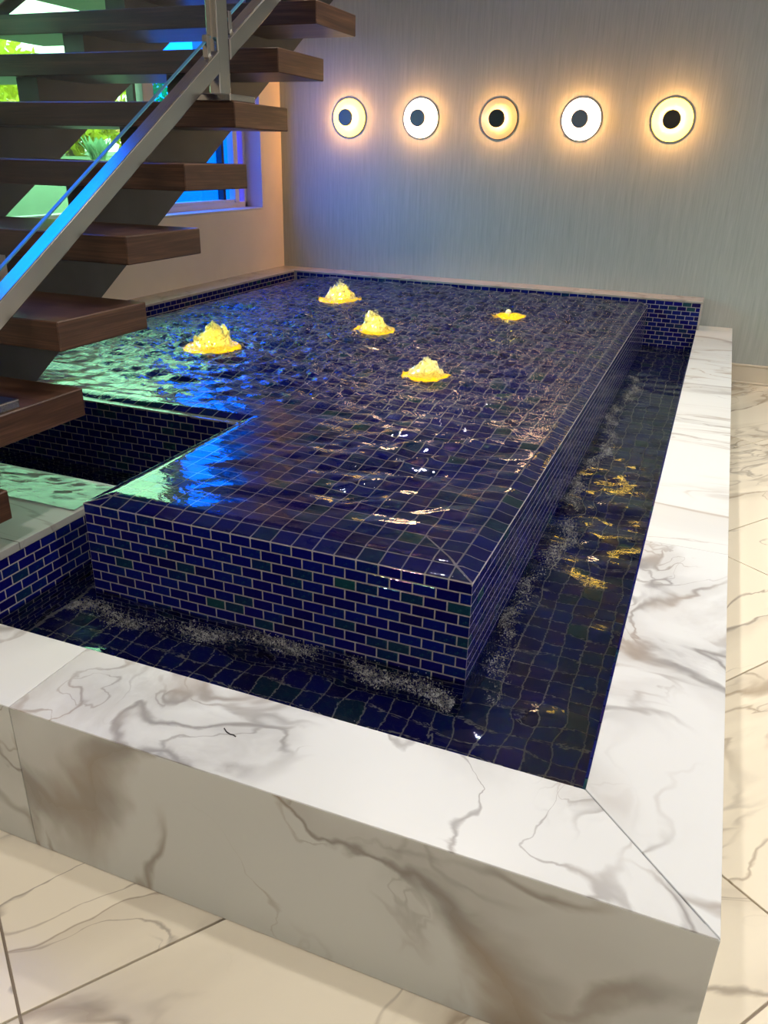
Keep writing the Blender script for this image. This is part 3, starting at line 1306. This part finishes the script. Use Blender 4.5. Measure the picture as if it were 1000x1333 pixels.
def build_stairs():
    s = empty('floating_staircase', (0, 0, 0))
    tag(s, 'floating staircase of thick walnut treads on two dark steel stringers', 'staircase')
    xm = (XSL + XSR) / 2
    hx = (XSR - XSL) / 2
    me = mesh('tread', *boxgeo((-hx, 0, -TT), (hx, TD, 0), .0025))
    for i in range(NST):
        link('tread', me, WOOD, s, (xm, YS0 + GO * i, ZS0 + RISE * i))
    # saw-toothed stringers
    cb = cline(-0.475)
    rx = 0.047
    for x0, x1 in ((sx_(-1.968), sx_(-1.850)), (sx_(-2.795), sx_(-2.674))):
        P = []
        yb = (ZP - cb) / SLOPE                       # where the lower edge meets the landing
        P.append((YS0 + rx, ZP + .001))
        for i in range(NST):
            zc = ZS0 + RISE * i - TT
            P.append((YS0 + GO * i + rx, zc))
            P.append((YS0 + GO * (i + 1) + rx, zc))
        yt = P[-1][0]
        P.append((yt, SLOPE * yt + cb))
        P.append((yb, ZP + .001))
        n = len(P)
        V = [(x0, y, z) for y, z in P] + [(x1, y, z) for y, z in P]
        F = []
        for a in range(n):
            b = (a + 1) % n
            F.append((a, b, n + b, n + a))
        bot = lambda y: max(ZP + .001, SLOPE * y + cb)
        # side faces cut into quads, one per tooth
        mbv, idx = [], {}
        V = np.array(V)
        mb = MB()
        for i in range(NST):
            ya, yc, zc = YS0 + GO * i + rx, YS0 + GO * (i + 1) + rx, ZS0 + RISE * i - TT
            ys = [ya] + ([yb] if ya < yb < yc else []) + [yc]
            prof = [(y, bot(y)) for y in ys] + [(yc, zc), (ya, zc)]
            m = len(prof)
            VV = [(x0, y, z) for y, z in prof] + [(x1, y, z) for y, z in prof]
            FF = [tuple(range(m))[::-1], tuple(range(m, 2 * m))]
            FF = [tuple(range(m)), tuple(range(m, 2 * m))[::-1]]
            FF = [f[::-1] for f in FF]
            for a in range(m):
                b = (a + 1) % m
                FF.append((a, b, m + b, m + a))
            mb.add(VV, FF)
        o = link('stringer', mb.mesh('stringer'), STRINGER, s)


build_stairs()


def slant(x0, x1, y0, y1, c0, c1):
    """bar lying along the stair slope between the intercepts c0 (below) and c1 (above), ends cut upright"""
    V = [(x, y, SLOPE * y + c) for x in (x0, x1) for y in (y0, y1) for c in (c0, c1)]
    return np.array(V), [(0, 1, 3, 2), (4, 6, 7, 5), (0, 4, 5, 1), (2, 3, 7, 6), (0, 2, 6, 4), (1, 5, 7, 3)]


def bevel_mod(o, w=.003):
    m = o.modifiers.new('bevel', 'BEVEL')
    m.width = w
    m.segments = 2
    m.limit_method = 'ANGLE'
    return o


def build_railing(xa, xb, cb, ct, cg, label, plates, xpl):
    r = empty('glass_balustrade', (0, 0, 0))
    tag(r, label, 'balustrade')
    xm = (xa + xb) / 2
    posts = []
    for i in (1, 5, 9):
        yb = YS0 + GO * i
        zt = ZS0 + RISE * i
        py0, py1 = yb + .052, yb + .112
        posts.append((py0, py1))
        if plates:
            bevel_mod(part('base_plate', boxgeo((xpl[0], yb - .008, zt), (xpl[1], yb + .132, zt + .020)), STEEL, r))
        z0 = zt + .020 if plates else zt - .08
        bevel_mod(part('post', boxgeo((xm - .0185, py0, z0), (xm + .0185, py1, SLOPE * py0 + cb + 1.0)), STEEL, r))
    e = [(-0.95, posts[0][0])] + [(posts[k][1], posts[k + 1][0]) for k in range(2)] + [(posts[2][1], 2.5)]
    e[0] = (posts[0][0] - .45, posts[0][0])
    for y0, y1 in e:
        bevel_mod(part('bottom_rail', slant(xa, xb, y0, y1, cb, ct), STEEL, r))
        o = part('glass_panel', slant(xm - .005, xm + .005, y0 + .012, y1 - .012, cg, cb + .80), GUARD, r)
        part('glass_edge', slant(xm - .005, xm + .005, y0 + .012, y1 - .012, cg - .004, cg), GLASS_EDGE, o).location -= o.location
        for yy in (y0 + .03, y1 - .03):
            o = part('clamp', boxgeo((xm - .009, yy - .009, SLOPE * yy + ct - .004), (xm + .009, yy + .009, SLOPE * yy + cg + .012), .002), STEEL, r)
    bevel_mod(part('handrail', slant(xm - .022, xm + .022, posts[0][0] - .45, 2.5, cb + .93, cb + .98), STEEL, r))


cb_, ct_, cg_ = cline(0.096), cline(0.167), cline(0.222)
build_railing(sx_(-1.547), sx_(-1.488), cb_, ct_, cg_, 'steel and glass balustrade standing on the near right ends of the walnut treads', True, (sx_(-1.617), sx_(-1.404)))
cl = cline(-0.055)
build_railing(sx_(-3.306), sx_(-3.248), cl, cl + .055, cl + .10, 'steel and glass balustrade fixed to the tread ends beside the window', False, None)


# ------------------------------------------------------------------ wall lamps
def build_sconce(x, z, power, disc, tilt, label, ringcol):
    s = empty('wall_sconce', (x, YW, z))
    tag(s, label, 'wall lamp', 'round lamps in a row on the back wall')
    part('back_plate', lathe([(0, .006), (.03, .006), (.03, 0)], 24, 'y'), STEEL, s)
    part('stem', lathe([(.008, .004), (.008, .056)], 12, 'y'), STEEL, s)
    part('glass_disc', lathe([(.012, .004), (.112, .004), (.113, .002), (.113, 0)], 48, 'y'), ringcol, s, True)
    part('rim', lathe([(.1120, .0), (.1120, .0045), (.1142, .0045), (.1142, 0)], 48, 'y'), disc, s, True)
    part('shade_disc', lathe([(0, .074), (.044, .074), (.049, .070), (.050, .056), (.046, .054), (0, .054)], 32, 'y'), disc, s)
    ld = bpy.data.lights.new('sconce_lamp', 'POINT')
    ld.energy = power
    ld.color = (1.0, 0.44, 0.12)
    ld.shadow_soft_size = 0.016
    o = bpy.data.objects.new('sconce_lamp', ld)
    o.parent = s
    o.location = (0, -.046, 0)
    COL.objects.link(o)


DISC = plain('grey_lamp_disc', (0.20, 0.22, 0.25), 0.4)
DISC_D = plain('bronze_lamp_disc', (0.045, 0.038, 0.03), 0.5)
RINGS = [plain('lit_lamp_glass_%s' % n, (0.7, 0.65, 0.5), 0.35, Emission_Color=(*c, 1), Emission_Strength=e) for n, c, e in (
    ('yellow', (1.0, 0.58, 0.06), 6.0), ('white', (1.0, 0.62, 0.34), 24.0), ('amber', (1.0, 0.45, 0.10), 0.9), ('bright_white', (1.0, 0.62, 0.34), 24.0), ('end_yellow', (1.0, 0.60, 0.06), 7.0))]
for k, (x, pw, d, lab) in enumerate((
        (-2.035, 22, DISC, 'round yellow glowing wall lamp nearest the corner of the window wall'),
        (-1.543, 22, DISC, 'round white glowing wall lamp with bluish centre disc, second from the window corner'),
        (-1.039, 16, DISC_D, 'dim amber wall lamp with black centre disc, the middle one of five'),
        (-0.544, 22, DISC, 'round bright white wall lamp between the amber one and the yellow end lamp'),
        (-0.035, 22, DISC_D, 'round yellow wall lamp with brown centre disc at the end above the curb'))):
    build_sconce(x, OZ + 0.999, pw, d, 0, lab, RINGS[k])


# ------------------------------------------------------------------ outside the window
def build_outside():
    x0, x1, x2 = XL - .2, -7.5, -40
    LV_ = [(x, y, z) for y in (-20, 40) for x, z in ((x0, -.2), (x0, .83), (x1, 1.13), (x2, 1.2), (x2, -.2))]
    g = link('lawn', mesh('lawn', LV_, [(1, 2, 7, 6), (2, 3, 8, 7), (0, 5, 9, 4), (3, 4, 9, 8), (0, 1, 6, 5), (0, 4, 3, 2, 1), (5, 6, 7, 8, 9)]), None)
    m, t, out = M_('lawn_grass')
    n = N(t)
    co = n.new('TexCoord').outputs['Object']
    a = n.noise(co, 34, 4, 0.7)
    n.bsdf(out, n.ramp(a, [(0.3, (0.06, 0.09, 0.05)), (0.5, (0.13, 0.17, 0.10)), (0.7, (0.26, 0.30, 0.20))]), 0.8, 0.0, n.bump(a, 0.6, .03))
    g.data.materials.append(m)
    tag(g, kind='structure')
    r = np.random.default_rng(9)
    LEAF = leaf_mat('yellow_green_leaves', (0.55, 0.50, 0.05), (0.80, 0.72, 0.06))
    LEAF2 = leaf_mat('soft_green_leaves', (0.25, 0.40, 0.16), (0.4, 0.6, 0.25))
    BARK = plain('bark', (0.14, 0.10, 0.07), 0.8, mottle=.2, scale=12)

    def tree(x, y, h, rad, mat, label, n=1400, trunk=True):
        e = empty('garden_tree' if trunk else 'garden_shrub', (x, y, 1.06))
        tag(e, label, 'tree' if trunk else 'shrub')
        if trunk:
            part('trunk', lathe([(.07, -.02), (.05, h * .35), (.035, h * .6), (0, h * .7)], 10), BARK, e)
        c = np.array([0, 0, h * .66 if trunk else h * .45])
        d = r.normal(0, 1, (n, 3))
        d /= np.linalg.norm(d, axis=1)[:, None]
        p = c + d * rad * (r.uniform(.35, 1, n) ** .6)[:, None] * np.array([1, 1, (h * .42) / rad if not trunk else .85]) * (1 + .25 * np.sin(d[:, :1] * 5 + d[:, 1:2] * 4 + d[:, 2:] * 6))
        V, F = [], []
        for q in p:
            u = r.normal(0, 1, 3)
            u /= np.linalg.norm(u)
            w = np.cross(u, r.normal(0, 1, 3))
            w /= np.linalg.norm(w)
            L, B = r.uniform(.06, .11), r.uniform(.025, .045)
            k = len(V)
            V += [q - u * L, q + w * B, q + u * L, q - w * B]
            F.append((k, k + 1, k + 2, k + 3))
        o = link('foliage', mesh('foliage', V, F), mat, e)
        o['kind'] = 'stuff'

    tree(-8.6, 7.4, 1.15, 0.75, LEAF, 'bright yellow-green tree beyond the lawn, seen through the upper stair gaps')
    tree(-8.9, 9.0, 0.85, 0.6, LEAF, 'low yellow-green tree beyond the lawn, behind the pale pointed plant')
    tree(-8.6, 10.1, 1.15, 0.8, LEAF, 'yellow-green tree beyond the lawn, beside the window mullions')
    tree(-9.5, 13.5, 1.1, 0.9, LEAF2, 'soft green tree standing far off beyond the blue pane', 1200)
    tree(-8.0, 4.6, 1.2, 0.8, LEAF, 'yellow-green tree outside, nearest the foot of the stairs', 1200)
    # pointed plant with broad pale leaves
    e = empty('pointed_garden_plant', (-6.5, 6.77, 1.06))
    tag(e, 'pointed pale green plant with long upright leaves on the lawn', 'plant')
    PALE = leaf_mat('pale_green_blade', (0.28, 0.40, 0.26), (0.32, 0.50, 0.30))
    for k in range(22):
        a, lean = r.uniform(0, 6.28), r.uniform(.05, .55)
        L = r.uniform(.26, .42) * (1 - .35 * lean)
        V, F = [], []
        for s in range(7):
            f = s / 6
            rr = .05 + L * lean * f ** 1.4
            zz = L * f * (1 - .25 * lean * f)
            wd_ = .06 * math.sin(math.pi * min(1, .25 + .75 * f)) + .002
            ca, sa = math.cos(a), math.sin(a)
            V += [(rr * ca - wd_ * sa, rr * sa + wd_ * ca, zz), ((rr - .012) * ca, (rr - .012) * sa, zz), (rr * ca + wd_ * sa, rr * sa - wd_ * ca, zz)]
        for s in range(6):
            F += [(3 * s, 3 * s + 1, 3 * s + 4, 3 * s + 3), (3 * s + 1, 3 * s + 2, 3 * s + 5, 3 * s + 4)]
        link('leaf', mesh('leaf', V, F, True), PALE, e)


build_outside()


# ------------------------------------------------------------------ small things
def build_twig():
    pts = [(0, 0), (.008, -.006), (.017, -.009), (.024, -.0085), (.029, -.0105)]
    mb = MB()
    for (a, b), (c, d) in zip(pts[:-1], pts[1:]):
        L = math.hypot(c - a, d - b)
        ux, uy = (c - a) / L, (d - b) / L
        w = .0008
        V = [(p[0] + s * uy * w, p[1] - s * ux * w, z) for p in ((a, b), (c, d)) for s in (-1, 1) for z in (0, .0014)]
        mb.add(V, [(0, 1, 3, 2), (4, 6, 7, 5), (0, 4, 5, 1), (2, 3, 7, 6), (1, 5, 7, 3), (0, 2, 6, 4)])
    o = link('twig', mb.mesh('twig'), plain('dark_twig', (0.03, 0.025, 0.03), 0.8), None, (-0.298, -0.447, ZC))
    tag(o, 'tiny dark bent twig lying on the white marble curb', 'twig')


build_twig()
